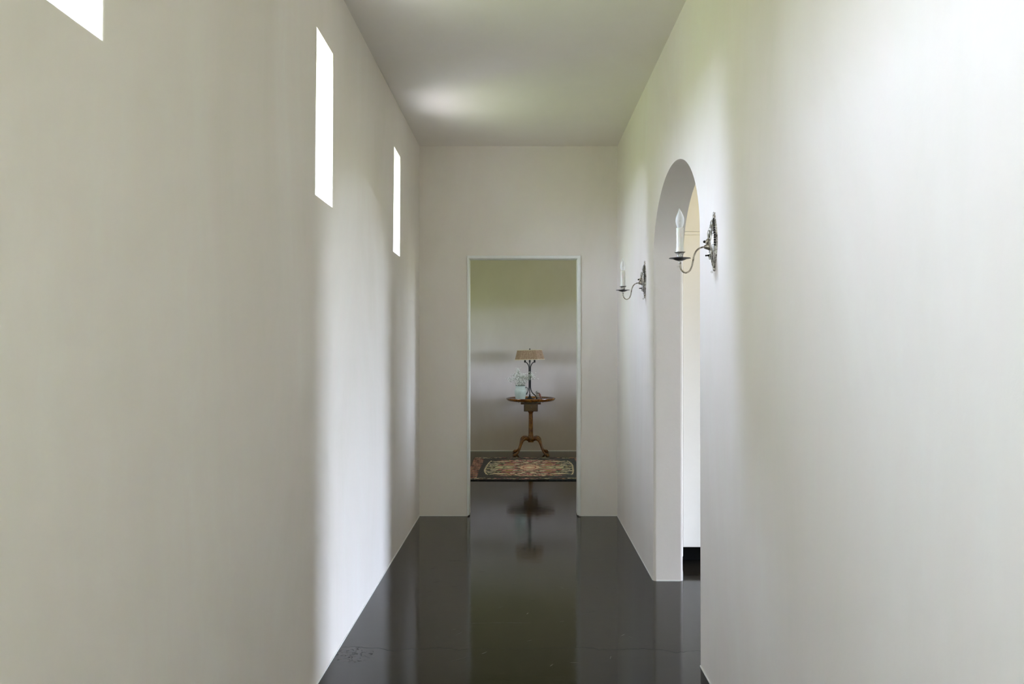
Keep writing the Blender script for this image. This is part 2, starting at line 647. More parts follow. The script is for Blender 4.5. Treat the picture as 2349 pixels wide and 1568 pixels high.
for k, (a, b) in enumerate(SLOTS):
    bm = bmesh.new()
    fx0, fx1 = XL - 0.150, XL - 0.100
    t = 0.018
    z0, z1 = SLOT_Z
    box(bm, fx0, fx1, a, b, z0, z0 + t)
    box(bm, fx0, fx1, a, b, z1 - t, z1)
    box(bm, fx0, fx1, a, a + t, z0 + t, z1 - t)
    box(bm, fx0, fx1, b - t, b, z0 + t, z1 - t)
    win = struct(mesh_obj('window_%d' % (k + 1), bm, M_WFRAME))
    bm = bmesh.new()
    box(bm, XL - 0.133, XL - 0.129, a + t, b - t, z0 + t, z1 - t)
    mesh_obj('window_pane', bm, M_GLASS, win)

# right wall with the arch
AY, AR, ARV, ASP = 4.3876, 0.655, 0.430, 1.36 + 0.487
ARCH_Y0, ARCH_Y1 = 0.5335 * 7, 0.7235 * 7
AY = (ARCH_Y0 + ARCH_Y1) / 2
AR = (ARCH_Y1 - ARCH_Y0) / 2
bm = bmesh.new()
prof = [(-3.0, 0), (ARCH_Y0, 0)]
N = 56
for i in range(N + 1):
    a = PI - PI * i / N
    prof.append((AY + AR * math.cos(a), ASP + ARV * math.sin(a)))
prof += [(ARCH_Y1, 0), (Y_END, 0), (Y_END, CEIL), (-3.0, CEIL)]
va = [bm.verts.new((XR, y, z)) for y, z in prof]
vb = [bm.verts.new((XR + IN_T, y, z)) for y, z in prof]
bm.faces.new(va)
bm.faces.new(vb[::-1])
for i in range(len(prof)):
    j = (i + 1) % len(prof)
    bm.faces.new((va[i], vb[i], vb[j], va[j]))
lo, hi = 1, 1 + N + 2


def arch_edges(vv):
    s = set(vv[lo:hi + 1])
    return [e for e in bm.edges if all(v in s for v in e.verts)]


ea, eb = arch_edges(va), arch_edges(vb)
bmesh.ops.bevel(bm, geom=ea + eb, offset=0.018, segments=4, profile=0.5, affect='EDGES')
struct(wn(mesh_obj('wall_right', bm, M_PLASTER, smooth=True, sharp=50)))

# end wall with the doorway (also closes the room beyond)
DX0, DX1, DZ = -0.429, 0.433, 2.056
bm = bmesh.new()
holed_wall_x(bm, -(Y_END + END_T), -Y_END, BX0 - 0.2, BX1 + 0.2, 0, CEIL, [(DX0 - 0.012, DX1 + 0.012, -1, DZ + 0.012)])
for v in bm.verts:                       # turn the slab so it runs along x
    x, y, z = v.co
    v.co = (y, -x, max(z, 0))
bmesh.ops.remove_doubles(bm, verts=bm.verts, dist=1e-4)
bmesh.ops.dissolve_degenerate(bm, edges=bm.edges, dist=1e-5)
struct(mesh_obj('wall_end', bm, M_PLASTER))

# door lining and thin casing
bm = bmesh.new()
t = 0.013
for x0, x1 in ((DX0 - t, DX0), (DX1, DX1 + t)):
    box(bm, x0, x1, Y_END - 0.004, Y_END + END_T, 0.008, DZ + t)
box(bm, DX0, DX1, Y_END - 0.004, Y_END + END_T, DZ, DZ + t)
# casing bead standing proud of the plaster
cw_ = 0.019
box(bm, DX0 - cw_, DX0 - 0.003, Y_END - 0.012, Y_END + 0.0, 0.008, DZ + cw_ + .006, 0.003)
box(bm, DX1 + 0.003, DX1 + cw_ + 0.008, Y_END - 0.012, Y_END + 0.0, 0.008, DZ + cw_ + .006, 0.003)
box(bm, DX0 - cw_ + 0.0005, DX1 + cw_ + 0.0075, Y_END - 0.0125, Y_END + 0.0, DZ + 0.003, DZ + cw_ + 0.0065, 0.003)
struct(mesh_obj('trim_1', bm, M_TRIM))

# walls of the room beyond
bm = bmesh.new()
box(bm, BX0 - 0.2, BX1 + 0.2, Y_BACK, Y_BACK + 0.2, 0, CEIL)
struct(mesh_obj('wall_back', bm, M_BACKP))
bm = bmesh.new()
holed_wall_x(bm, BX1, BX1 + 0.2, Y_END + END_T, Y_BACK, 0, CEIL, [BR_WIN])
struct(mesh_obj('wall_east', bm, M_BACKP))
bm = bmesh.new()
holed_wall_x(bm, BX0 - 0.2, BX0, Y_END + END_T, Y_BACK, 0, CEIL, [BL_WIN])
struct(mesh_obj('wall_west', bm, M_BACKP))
# unseen roof slabs added outside to keep high sky off the far wall's foot
bm = bmesh.new()
box(bm, BX1 + 0.2, BX1 + 6.0, Y_END + 0.3, Y_BACK + 3.0, 2.38, 2.50)
box(bm, BX1 + 0.25, BX1 + 6.0, KY1 + 0.15, Y_END + 0.3, 2.38, 2.50)
box(bm, KX + 0.25, BX1 + 6.0, 5.3, KY1 + 0.15, 2.38, 2.50)
struct(mesh_obj('ceiling_sky_block', bm, M_SKYBLOCK))
bm = bmesh.new()
box(bm, BX0 - 6.0, BX0 - 0.2, Y_END + 0.3, Y_BACK + 3.0, 2.38, 2.50)
box(bm, BX0 - 6.0, BX0 - 0.2, 4.4, Y_END + 0.3, 2.38, 2.50)
struct(mesh_obj('ceiling_sky_block', bm, M_SKYBLOCK))
# kitchen walls
bm = bmesh.new()
holed_wall_x(bm, KX, KX + 0.2, KY0 - 0.2, KY1 + 0.12, 0, CEIL, [K_WIN])
struct(mesh_obj('wall_kitchen_side', bm, M_PLASTER))
bm = bmesh.new()
box(bm, XR + IN_T, KX, KY0 - 0.2, KY0, 0, CEIL)
struct(mesh_obj('wall_kitchen_near', bm, M_PLASTER))
bm = bmesh.new()
box(bm, XR + IN_T, KX, KY1, KY1 + 0.12, 0, CEIL)
struct(mesh_obj('wall_kitchen_far', bm, M_PLASTER))
bm = bmesh.new()
box(bm, XL - OUT_T, XR + IN_T, -3.2, -3.0, 0, CEIL)
struct(mesh_obj('wall_front', bm, M_PLASTER))


def big_window(name, x0, x1, win, nx, nz):
    y0, y1, z0, z1 = win
    bm = bmesh.new()
    t = 0.05
    box(bm, x0, x1, y0, y1, z0, z0 + t)
    box(bm, x0, x1, y0, y1, z1 - t, z1)
    box(bm, x0, x1, y0, y0 + t, z0 + t, z1 - t)
    box(bm, x0, x1, y1 - t, y1, z0 + t, z1 - t)
    for i in range(1, nx):
        c = y0 + (y1 - y0) * i / nx
        box(bm, x0 + .01, x1 - .01, c - .012, c + .012, z0 + t, z1 - t)
    for i in range(1, nz):
        c = z0 + (z1 - z0) * i / nz
        box(bm, x0 + .012, x1 - .012, y0 + t, y1 - t, c - .012, c + .012)
    o = struct(mesh_obj(name, bm, M_WFRAME))
    bm = bmesh.new()
    xm = (x0 + x1) / 2
    box(bm, xm - .002, xm + .002, y0 + t, y1 - t, z0 + t, z1 - t)
    mesh_obj('window_pane', bm, M_GLASS, o)


big_window('window_5', XL - 0.15, XL - 0.09, FILL_WIN, 2, 1)  # frame and pane of the added fill window
big_window('window_6', KX + 0.08, KX + 0.14, K_WIN, 2, 1)
big_window('window_7', BX1 + 0.08, BX1 + 0.14, BR_WIN, 2, 2)
big_window('window_8', BX0 - 0.14, BX0 - 0.08, BL_WIN, 2, 2)

# thin plaster stop where the walls meet the floor
bm = bmesh.new()
e = 0.0035
box(bm, XL, DX0 - cw_, Y_END - e, Y_END, 0, 0.007)
box(bm, DX1 + cw_ + .008, XR, Y_END - e, Y_END, 0, 0.007)
struct(mesh_obj('baseboard_end', bm, M_BEAD))
bm = bmesh.new()
box(bm, XL, XL + e, -3.0, Y_END - e, 0, 0.007)
struct(mesh_obj('baseboard_left', bm, M_BEAD))
bm = bmesh.new()
box(bm, XR - e, XR, -3.0, ARCH_Y0 - 0.02, 0, 0.006)
box(bm, XR - e, XR, ARCH_Y1 + 0.02, Y_END - e, 0, 0.006)
box(bm, XR + 0.018, XR + IN_T - 0.018, ARCH_Y1 - e, ARCH_Y1, 0, 0.006)
struct(mesh_obj('baseboard_right', bm, M_BEAD))
bm = bmesh.new()
box(bm, BX0, BX1, Y_BACK - 0.006, Y_BACK, 0, 0.010)
struct(mesh_obj('baseboard_back', bm, M_BEAD))

# ------------------------------------------------------------------ tall cabinet beyond the arch
CY = 0.7805 * 7
cab = empty('tall_cabinet', (1.0, CY + 0.3, 0), 'tall cream painted cabinet with black toe kick seen through the arch', 'cabinet')
LX = 0.0   # cabinet's left edge is local x = 0


def cpart(name, mat, boxes, bev=0.0015, label=None):
    bm = bmesh.new()
    for b_ in boxes:
        box(bm, *b_, bev, 1)
    o = mesh_obj(name, bm, mat, cab)
    if label:
        o['label'] = label
    return o


fy = -0.3
cpart('carcass', M_CABINET, [(0, 2.4, fy + 0.021, 0.305, 0.10, CEIL - 0.005)])
for i in range(4):
    x0 = i * 0.6 + (0.0008 if i else 0.0)
    x1 = (i + 1) * 0.6 - 0.0008
    d = cpart('door', M_CABINET, [(x0, x1, fy, fy + 0.02, 0.105, 2.0515)])
    bm = bmesh.new()
    hx = x1 - 0.05 if i % 2 == 0 else x0 + 0.05
    tube(bm, [(hx, fy - 0.03, 0.95), (hx, fy - 0.03, 1.15)], 0.006, smooth=False)
    tube(bm, [(hx, fy, 0.98), (hx, fy - 0.03, 0.98)], 0.005, smooth=False)
    tube(bm, [(hx, fy, 1.12), (hx, fy - 0.03, 1.12)], 0.005, smooth=False)
    mesh_obj('door_handle', bm, M_PEWTER, d, smooth=True)
    cpart('upper_door', M_CABINET, [(x0, x1, fy, fy + 0.02, 2.0745, CEIL - 0.02)])
cpart('rail', M_CABINET, [(0.0015, 2.398, fy + 0.001, fy + 0.02, 2.0530, 2.0730)])
cpart('toe_kick', M_TOEKICK, [(0.02, 2.38, fy + 0.10, 0.30, 0.0, 0.0998)], label='black recessed toe kick')
cpart('filler_strip', M_CABINET, [(-0.072, -0.0002, fy + 0.004, fy + 0.03, 0.045, CEIL - 0.006),
                                  (-0.072, -0.0002, fy + 0.03, fy + 0.10, 0.03, CEIL - 0.006),
                                  (-0.072, 0.012, fy + 0.10, fy + 0.13, 0.0, 0.12)])

# warm ceiling lamps of the kitchen
for (lx, ly) in ((1.6, 5.15),):
    lmp = empty('recessed_ceiling_lamp', (lx, ly, CEIL), 'small round recessed ceiling lamp beyond the arch', 'ceiling lamp')
    bm = bmesh.new()
    lathe(bm, [(0.065, 0.0), (0.065, -0.006), (0.048, -0.008), (0.046, 0.0)], 32)
    mesh_obj('trim_ring', bm, M_TRIM, lmp, smooth=True)
    ll = bpy.data.lights.new('kitchen_lamp_light', 'SPOT')
    ll.energy = 4
    ll.color = (1.0, 0.84, 0.38)
    ll.spot_size = math.radians(120)
    ll.spot_blend = 0.8
    ll.shadow_soft_size = 0.05
    lo_ = bpy.data.objects.new('kitchen_lamp_light', ll)
    link(lo_, lmp)
    lo_.location = (0, 0, -0.03)


# ------------------------------------------------------------------ sconces
def sconce_outline(n=96):
    """half widths of the pointed oval plate, returned as a closed loop (y, z)"""
    key = [(0.1150, 0.0065), (0.1090, 0.0100), (0.1020, 0.0085), (0.0920, 0.0110), (0.0800, 0.0200), (0.0600, 0.0330),
           (0.0300, 0.0440), (0.0, 0.0490), (-0.0300, 0.0450), (-0.0600, 0.0330), (-0.0800, 0.0200),
           (-0.0920, 0.0110), (-0.1020, 0.0090), (-0.1100, 0.0100), (-0.1150, 0.0060)]
    sp = spline(key, 6)
    right = [(w_, z_) for z_, w_ in sp]
    left = [(-w_, z_) for w_, z_ in right[::-1]]
    return right + left


def make_sconce(loc, label):
    """local +x is the wall; the arm reaches towards -x"""
    root = empty('candle_sconce', loc, label, 'wall sconce', 'silver candle sconces on the right wall')
    out = sconce_outline()
    bm = bmesh.new()
    layers = []
    m = len(out)
    for (sc_, x, rib) in ((1.0, 0.0, 0), (1.0, -0.007, 1), (0.97, -0.0125, 1), (0.88, -0.0145, 0), (0.80, -0.0110, 0),
                          (0.70, -0.0150, 0), (0.45, -0.0235, 0), (0.2, -0.0280, 0)):
        ring = []
        for i, (y, z) in enumerate(out):
            k = 1.0
            amp = (1 if z > -0.02 else 0.35) * (1 if abs(z) < 0.095 else 0.2)
            if rib:
                k = 1 + 0.06 * math.cos(i * PI) * amp
            thin = 1 - 0.45 * min(1, max(0, (abs(z) - 0.05) / 0.065))
            ring.append(bm.verts.new((x * thin - (0.0018 * math.cos(i * PI) * amp if rib else 0), y * sc_ * k,
                                      z * (sc_ if sc_ > 0.85 else sc_ * 1.02))))
        layers.append(ring)
    for q_, (a_, b_) in enumerate(zip(layers, layers[1:])):
        for i in range(m):
            j = (i + 1) % m
            fc = bm.faces.new((a_[i], a_[j], b_[j], b_[i]))
            if q_ in (1, 2) and i % 2 and -0.02 < out[i][1] < 0.095:
                fc.material_index = 1          # shade of the rim grooves put into the colour as dark faces
    bm.faces.new(layers[0])
    bm.faces.new(layers[-1])
    plate = mesh_obj('back_plate', bm, [M_SILVER, M_PANMETAL], root, smooth=True, sharp=40)
    plate['label'] = 'mottled silver pointed oval back plate with ribbed rim'
    # chased relief down the middle of the plate
    bm = bmesh.new()
    for z, r, x in ((0.108, 0.0065, -0.0055), (0.088, 0.006, -0.0095), (0.070, 0.010, -0.0135), (0.048, 0.008, -0.0195),
                    (0.030, 0.011, -0.025), (-0.060, 0.008, -0.021), (-0.082, 0.007, -0.0115), (-0.104, 0.0065, -0.006)):
        ball(bm, (x, 0, z), r, 16, 10, (0.45, 1.5, 1.5))
    for sgn in (1, -1):
        tube(bm, [(-0.016, sgn * 0.004, 0.072, .0022), (-0.019, sgn * 0.018, 0.046, .003), (-0.020, sgn * 0.026, 0.014, .003),
                  (-0.021, sgn * 0.016, -0.012, .0025)], .003, 8)
        tube(bm, [(-0.014, sgn * 0.004, -0.080, .002), (-0.018, sgn * 0.020, -0.050, .003), (-0.020, sgn * 0.024, -0.022, .0022)], .003, 8)
    mesh_obj('relief', bm, M_SILVER, root, smooth=True)
    # boss and arm
    bm = bmesh.new()
    tube(bm, [(-0.016, 0, -0.018, .0125), (-0.026, 0, -0.019, .0135), (-0.034, 0, -0.0200, .0100), (-0.040, 0, -0.0205, .0075),
              (-0.0435, 0, -0.0205, .0045)], .01, 18, 4)
    tube(bm, [(-0.018, 0, 0.010, .010), (-0.028, 0, 0.004, .008), (-0.036, 0, -0.006, .006)], .008, 14, 4)
    mesh_obj('boss', bm, M_PEWTER, root, smooth=True, sharp=60)
    bm = bmesh.new()
    A = [(-0.040, -0.0205), (-0.050, -0.0215), (-0.063, -0.027), (-0.0745, -0.038), (-0.082, -0.055), (-0.087, -0.080),
         (-0.092, -0.100), (-0.101, -0.1155), (-0.115, -0.1215), (-0.128, -0.115), (-0.1355, -0.101), (-0.1375, -0.086),
         (-0.1377, -0.070)]
    tube(bm, [(x, 0, z) for x, z in A], 0.0033, 14, 6, up=(0, 1, 0))
    mesh_obj('arm', bm, M_PEWTER, root, smooth=True, sharp=60)
    # drip pan, cup, candle, bulb
    cx = -0.1377
    bm = bmesh.new()
    lathe(bm, [(0.0, -0.0755), (0.008, -0.0750), (0.018, -0.0722), (0.028, -0.0675), (0.036, -0.0650), (0.0425, -0.0652),
               (0.0420, -0.0638), (0.034, -0.0632), (0.026, -0.0640), (0.0, -0.0650)], 48, cx, 0,
          mod=lambda a, k: 1 + (0.018 * math.cos(9 * a) if k in (4, 5, 6, 7) else 0))
    mesh_obj('drip_pan', bm, M_PANMETAL, root, smooth=True, sharp=50)['label'] = 'blackened shallow drip pan'
    bm = bmesh.new()
    lathe(bm, [(0.0, -0.0648), (0.0105, -0.0648), (0.0125, -0.062), (0.0125, -0.056), (0.0140, -0.050), (0.0150, -0.0455),
               (0.0185, -0.0430), (0.0218, -0.0410), (0.0215, -0.0400), (0.0155, -0.0405), (0.0, -0.0405)], 36, cx, 0)
    tube(bm, [(cx, 0, -0.0745, .0058), (cx, 0, -0.080, .0048), (cx, 0, -0.083, .0055), (cx, 0, -0.088, .0040)], .005, 14, 3)
    mesh_obj('candle_cup', bm, M_SILVER, root, smooth=True, sharp=50)
    bm = bmesh.new()
    prof_ = [(0.0, -0.0402)] + [(0.0138 + 0.0003 * math.sin(k * 1.9) + (0.0006 if k < 3 else 0), -0.0402 + 0.0935 * k / 14) for k in range(15)]
    prof_ += [(0.0115, 0.0545), (0.0, 0.0540)]
    lathe(bm, prof_, 28, cx, 0, mod=lambda a, k: 1 + 0.035 * math.sin(3 * a + k * 0.25) + 0.02 * math.sin(7 * a))
    mesh_obj('candle_sleeve', bm, M_WAX, root, smooth=True, sharp=60)
    bm = bmesh.new()
    lathe(bm, [(0.0, 0.050), (0.0085, 0.051), (0.0095, 0.054), (0.0130, 0.063), (0.0163, 0.073), (0.0172, 0.083), (0.0160, 0.094),
               (0.0125, 0.105), (0.0078, 0.115), (0.0042, 0.122), (0.0022, 0.1285), (0.0009, 0.132), (0.0, 0.1325)], 32, cx, 0)
    for v in bm.verts:
        if v.co.z > 0.112:
            v.co.x -= (v.co.z - 0.112) * 0.12
    bl = mesh_obj('bulb', bm, M_BULB, root, smooth=True)
    bl['label'] = 'flame shaped frosted bulb'
    # knobs and the little eyelets
    bm = bmesh.new()
    tube(bm, [(-0.018, 0, 0.0005, .003), (-0.036, 0, 0.0003, .0025)], .003, 10, smooth=False)
    ball(bm, (-0.0415, 0, 0.0002), 0.0053)
    mesh_obj('knob', bm, M_PANMETAL, root, smooth=True)
    bm = bmesh.new()
    tube(bm, [(-0.014, 0, -0.0525, .0055), (-0.026, 0, -0.0535, .0045), (-0.031, 0, -0.0540, .0025)], .004, 10, 3)
    ball(bm, (-0.0350, 0, -0.0542), 0.0036)
    mesh_obj('knob', bm, M_PANMETAL, root, smooth=True)
    for (ex, ez) in ((cx - 0.006, -0.0985), (-0.0125, -0.1185)):
        bm = bmesh.new()
        tube(bm, [(ex + .0032 * math.cos(a), 0, ez + .0032 * math.sin(a)) for a in [2 * PI * k / 14 for k in range(15)]], .0008, 6, smooth=False)
        mesh_obj('eyelet', bm, M_SILVER, root, smooth=True)
    return root


S1 = make_sconce((XR, 0.4915 * 7, 1.7690), 'nearer silver candle sconce overlapping the arched opening')
S2 = make_sconce((XR, 0.772 * 7, 1.7690), 'farther silver candle sconce between the arch and the end wall')
S2.rotation_euler = (0, 0, 0)

# ------------------------------------------------------------------ tilt-top table in the room beyond
TX, TY = 0.096, 10.95
tb = empty('pedestal_table', (TX, TY, 0), 'round walnut tilt-top pedestal table behind the patterned rug', 'table')
bm = bmesh.new()
prof_ = [(0.0, 0.668), (0.20, 0.668), (0.262, 0.670), (0.286, 0.676), (0.302, 0.690), (0.3085, 0.703), (0.3060, 0.7115),
         (0.2995, 0.7125), (0.2935, 0.7070), (0.2850, 0.6935), (0.2750, 0.6905), (0.0, 0.6905)]
lathe(bm, prof_, 96, mod=lambda a, k: 1 + (0.008 * abs(math.sin(5 * a)) if k in (4, 5, 6, 7) else 0))
mesh_obj('tabletop', bm, M_WALNUT, tb, smooth=True, sharp=50)['label'] = 'round dished tabletop with raised rim'
bm = bmesh.new()
box(bm, -0.125, 0.125, -0.075, -0.045, 0.632, 0.668, 0.004)
mesh_obj('batten', bm, M_DARKWOOD, tb)
bm = bmesh.new()
box(bm, -0.125, 0.125, 0.045, 0.075, 0.632, 0.668, 0.004)
mesh_obj('batten', bm, M_DARKWOOD, tb)
bm = bmesh.new()
for sx in (1, -1):
    bm = bmesh.new()
    tube(bm, [(sx * 0.150, -0.05, 0.668), (sx * 0.155, -0.05, 0.660), (sx * 0.149, -0.05, 0.655), (sx * 0.143, -0.05, 0.661)], .002, 8, 4)
    mesh_obj('catch', bm, M_PANMETAL, tb, smooth=True)
bm = bmesh.new()
box(bm, -0.087, 0.087, -0.080, 0.080, 0.5455, 0.640, 0.004)
blk = mesh_obj('block', bm, M_DARKWOOD, tb)
bm = bmesh.new()
box(bm, -0.074, 0.074, -0.086, -0.0795, 0.556, 0.634, 0.003)
dr = mesh_obj('drawer', bm, simple('drawer_walnut', (0.115, 0.060, 0.020), 0.3, vary=0.45, vs=14), tb)
bm = bmesh.new()
ball(bm, (0, -0.091, 0.600), 0.006)
mesh_obj('drawer_knob', bm, M_PANMETAL, dr, smooth=True)
bm = bmesh.new()
lathe(bm, [(0.0, 0.222), (0.032, 0.222), (0.0335, 0.228), (0.0310, 0.233), (0.0300, 0.236), (0.0325, 0.241), (0.0330, 0.246), (0.0295, 0.250),
           (0.0290, 0.258), (0.0285, 0.32), (0.0272, 0.40), (0.0258, 0.48), (0.0252, 0.515), (0.0275, 0.520), (0.0275, 0.524),
           (0.0330, 0.532), (0.0385, 0.5415), (0.0385, 0.546), (0.0, 0.546)], 40)
mesh_obj('column', bm, M_WALNUT, tb, smooth=True, sharp=50)
bm = bmesh.new()
box(bm, -0.0335, 0.0335, -0.0335, 0.0335, 0.158, 0.224, 0.004)
mesh_obj('column_base', bm, M_WALNUT, tb)
for k in range(4):
    a = PI / 4 + k * PI / 2
    d = Vector((math.cos(a), math.sin(a), 0))
    bm = bmesh.new()
    L = [(0.030, 0.192, .027), (0.070, 0.206, .025), (0.115, 0.2065, .0245), (0.150, 0.188, .0235), (0.170, 0.155, .0190),
         (0.186, 0.115, .0150), (0.203, 0.075, .0125), (0.226, 0.046, .0120), (0.252, 0.030, .0150), (0.270, 0.0245, .0185)]
    tube(bm, [(d.x * r, d.y * r, z, rad) for r, z, rad in L], .02, 16, 5, up=(0, 0, 1), flat=0.9)
    leg = mesh_obj('leg', bm, M_WALNUT, tb, smooth=True, sharp=70)
    bm = bmesh.new()
    rot = Matrix.Rotation(a, 4, 'Z')
    ball(bm, (d.x * 0.277, d.y * 0.277, 0.0205), 0.0205, 20, 12, (1.45, 1.1, 1.0), rot)
    for q in (-0.5, 0.0, 0.5):
        e_ = Vector((math.cos(a + q * 0.9), math.sin(a + q * 0.9), 0))
        p = d * 0.272 + e_ * 0.026
        ball(bm, (p.x, p.y, 0.012), 0.0105, 12, 8, (1.2, 1, 1), Matrix.Rotation(a + q * .9, 4, 'Z'))
    mesh_obj('foot', bm, M_WALNUT, leg, smooth=True)

ZT = 0.6905
# ------------------------------------------------------------------ jug and flowers
JX, JY = -0.034, 10.93
jug = empty('ceramic_jug', (JX, JY, ZT), 'pale celadon ceramic jug with a dark rim on the round table', 'jug')
bm = bmesh.new()
lathe(bm, [(0.0, 0.0), (0.054, 0.0), (0.057, 0.004), (0.0635, 0.030), (0.0700, 0.065), (0.0755, 0.100), (0.0760, 0.112), (0.0735, 0.123),
           (0.0660, 0.133), (0.0615, 0.138), (0.0600, 0.144), (0.0605, 0.158), (0.0630, 0.1715), (0.0600, 0.1715),
           (0.0560, 0.145), (0.066, 0.120), (0.066, 0.09), (0.050, 0.012), (0.0, 0.010)], 48)
mesh_obj('jug_body', bm, M_CELADON, jug, smooth=True, sharp=60)
bm = bmesh.new()
tube(bm, [(0.0625 * math.cos(a), 0.0625 * math.sin(a), 0.1725 + 0.0035 * max(0, math.cos(a - PI)) ** 3) for a in [2 * PI * k / 48 for k in range(49)]],
     0.0030, 8, smooth=False)
mesh_obj('rim', bm, M_RIM, jug, smooth=True)['label'] = 'dark rim'
bm = bmesh.new()
tube(bm, [(0.058, 0, 0.146, .006), (0.074, 0, 0.152, .0058), (0.089, 0, 0.143, .0055), (0.0955, 0, 0.120, .0055), (0.092, 0, 0.095, .0055),
          (0.083, 0, 0.072, .0055), (0.070, 0, 0.058, .006)], .006, 12, 5, up=(0, 1, 0), flat=0.8)
mesh_obj('handle', bm, M_RIM, jug, smooth=True)['label'] = 'dark curved handle'

fl = empty('baby_breath_bunch', (JX, JY, ZT + 0.012), "loose bunch of tiny white baby's breath standing in the jug", 'flowers')
stem_bm, blo_bm = bmesh.new(), bmesh.new()
heads = []
for (hx, hz, sp, cnt) in ((-0.120, 0.255, 0.032, 4), (-0.085, 0.285, 0.030, 3), (-0.030, 0.330, 0.032, 4), (-0.040, 0.285, 0.034, 5),
                          (-0.005, 0.270, 0.036, 5), (0.030, 0.285, 0.030, 4), (0.055, 0.262, 0.034, 5), (0.100, 0.270, 0.034, 4),
                          (0.135, 0.300, 0.034, 4), (0.160, 0.270, 0.032, 3), (0.020, 0.235, 0.030, 4), (-0.020, 0.240, 0.030, 4),
                          (-0.055, 0.240, 0.028, 3), (0.110, 0.240, 0.024, 2), (-0.020, 0.205, 0.026, 4), (0.040, 0.215, 0.026, 4), (0.005, 0.195, 0.022, 3)):
    for _ in range(cnt):
        c = Vector((hx + random.gauss(0, sp * 0.45), random.gauss(0, 0.040), hz + random.gauss(0, sp * 0.5)))
        root_p = Vector((random.uniform(-.028, .028), random.uniform(-.025, .025), 0.01))
        ang_ = math.atan2(c.y, c.x)
        neck = Vector((max(-.046, min(.046, c.x * 0.40)), max(-.04, min(.04, c.y * 0.4)), 0.160))
        mid = neck.lerp(c, 0.5) + Vector((0, 0, 0.012))
        tube(stem_bm, [(*root_p, .0008), (*neck, .0007), (*mid, .0005), (*c, .0003)], .001, 5, 4)
        for _q in range(random.randint(9, 13)):
            tip = c + Vector((random.gauss(0, 0.016), random.gauss(0, 0.014), random.gauss(0.004, 0.015)))
            st = mid.lerp(c, random.uniform(0.35, 0.95))
            tube(stem_bm, [(*st, .0005), (*tip, .0003)], .0004, 3, smooth=False)
            rr_ = random.uniform(0.0026, 0.0048)
            bmesh.ops.create_icosphere(blo_bm, subdivisions=1, radius=rr_, matrix=Matrix.Translation(tip) @ Matrix.Diagonal((1, 1, 0.8, 1)))
o = mesh_obj('stems', stem_bm, M_STEM, fl)
o['kind'] = 'stuff'
o = mesh_obj('blossoms', blo_bm, M_BLOSSOM, fl)
o['kind'] = 'stuff'
o['label'] = 'cloud of tiny white blossoms'

# ------------------------------------------------------------------ table lamp
LMX, LMY = 0.0840, 11.03
lp = empty('table_lamp', (LMX, LMY, ZT), 'black iron table lamp with a tan pleated shade on the round table', 'lamp')
bm = bmesh.new()
tube(bm, [(0, 0, 0.0, ), (0, 0, 0.60)], 0.0047, 14, smooth=False)
mesh_obj('center_rod', bm, M_IRON, lp, smooth=True)
for k, a in enumerate((math.radians(-10), math.radians(190), math.radians(90))):
    c_, s_ = math.cos(a), math.sin(a)
    bm = bmesh.new()
    R = [(0.085, 0.030), (0.062, 0.052), (0.038, 0.074), (0.020, 0.105), (0.0120, 0.145), (0.0105, 0.20), (0.0105, 0.30), (0.0105, 0.39),
         (0.0140, 0.415), (0.024, 0.440), (0.042, 0.460), (0.061, 0.467)]
    tube(bm, [(c_ * r, s_ * r, z) for r, z in R], 0.0058, 12, 6, up=(-s_, c_, 0))
    ball(bm, (c_ * 0.089, s_ * 0.089, 0.014), 0.0140, 14, 10)
    tube(bm, [(c_ * 0.089, s_ * 0.089, 0.02, .010), (c_ * 0.089, s_ * 0.089, 0.036, .006)], .01, 12, smooth=False)
    rod = mesh_obj('rod', bm, M_IRON, lp, smooth=True, sharp=70)
    bm = bmesh.new()
    lathe(bm, [(0.0, 0.460), (0.0100, 0.460), (0.0115, 0.463), (0.0115, 0.525), (0.0, 0.525)], 20, c_ * 0.061, s_ * 0.061)
    mesh_obj('socket', bm, M_IRON, rod, smooth=True)
bm = bmesh.new()
lathe(bm, [(0.0, 0.0), (0.060, 0.0), (0.062, 0.004), (0.052, 0.010), (0.030, 0.016), (0.016, 0.030), (0.0100, 0.045), (0.0110, 0.055), (0.0048, 0.062), (0.0, 0.062)], 36)
mesh_obj('base', bm, M_IRON, lp, smooth=True, sharp=50)
# shade: long octagon, turned and tipped a little
rz = Matrix.Rotation(math.radians(-9), 4, 'Z')
tilt = Matrix.Rotation(math.radians(-1.5), 4, 'Y')
SM = Matrix.Translation((0, 0, 0.498)) @ tilt @ rz


def oct_ring(hx, hy, c):
    return [(hx, -hy + c), (hx, hy - c), (hx - c, hy), (-hx + c, hy), (-hx, hy - c), (-hx, -hy + c), (-hx + c, -hy), (hx - c, -hy)]


def shade_loop(h, n=16, grow=0.0, pleat=0.0):
    t_ = h / 0.122
    hx = 0.182 - 0.031 * t_ + grow
    hy = 0.120 - 0.024 * t_ + grow
    c = 0.066 - 0.006 * t_
    R = oct_ring(hx, hy, c)
    out_ = []
    for i in range(8):
        a_, b_ = Vector(R[i]), Vector(R[(i + 1) % 8])
        nrm = Vector((b_ - a_).yx)
        nrm = Vector(((b_ - a_).y, -(b_ - a_).x)).normalized()
        for k in range(n):
            p = a_.lerp(b_, k / n) + nrm * (pleat * (1 if k % 2 else -1))
            out_.append((p.x, p.y))
    return out_


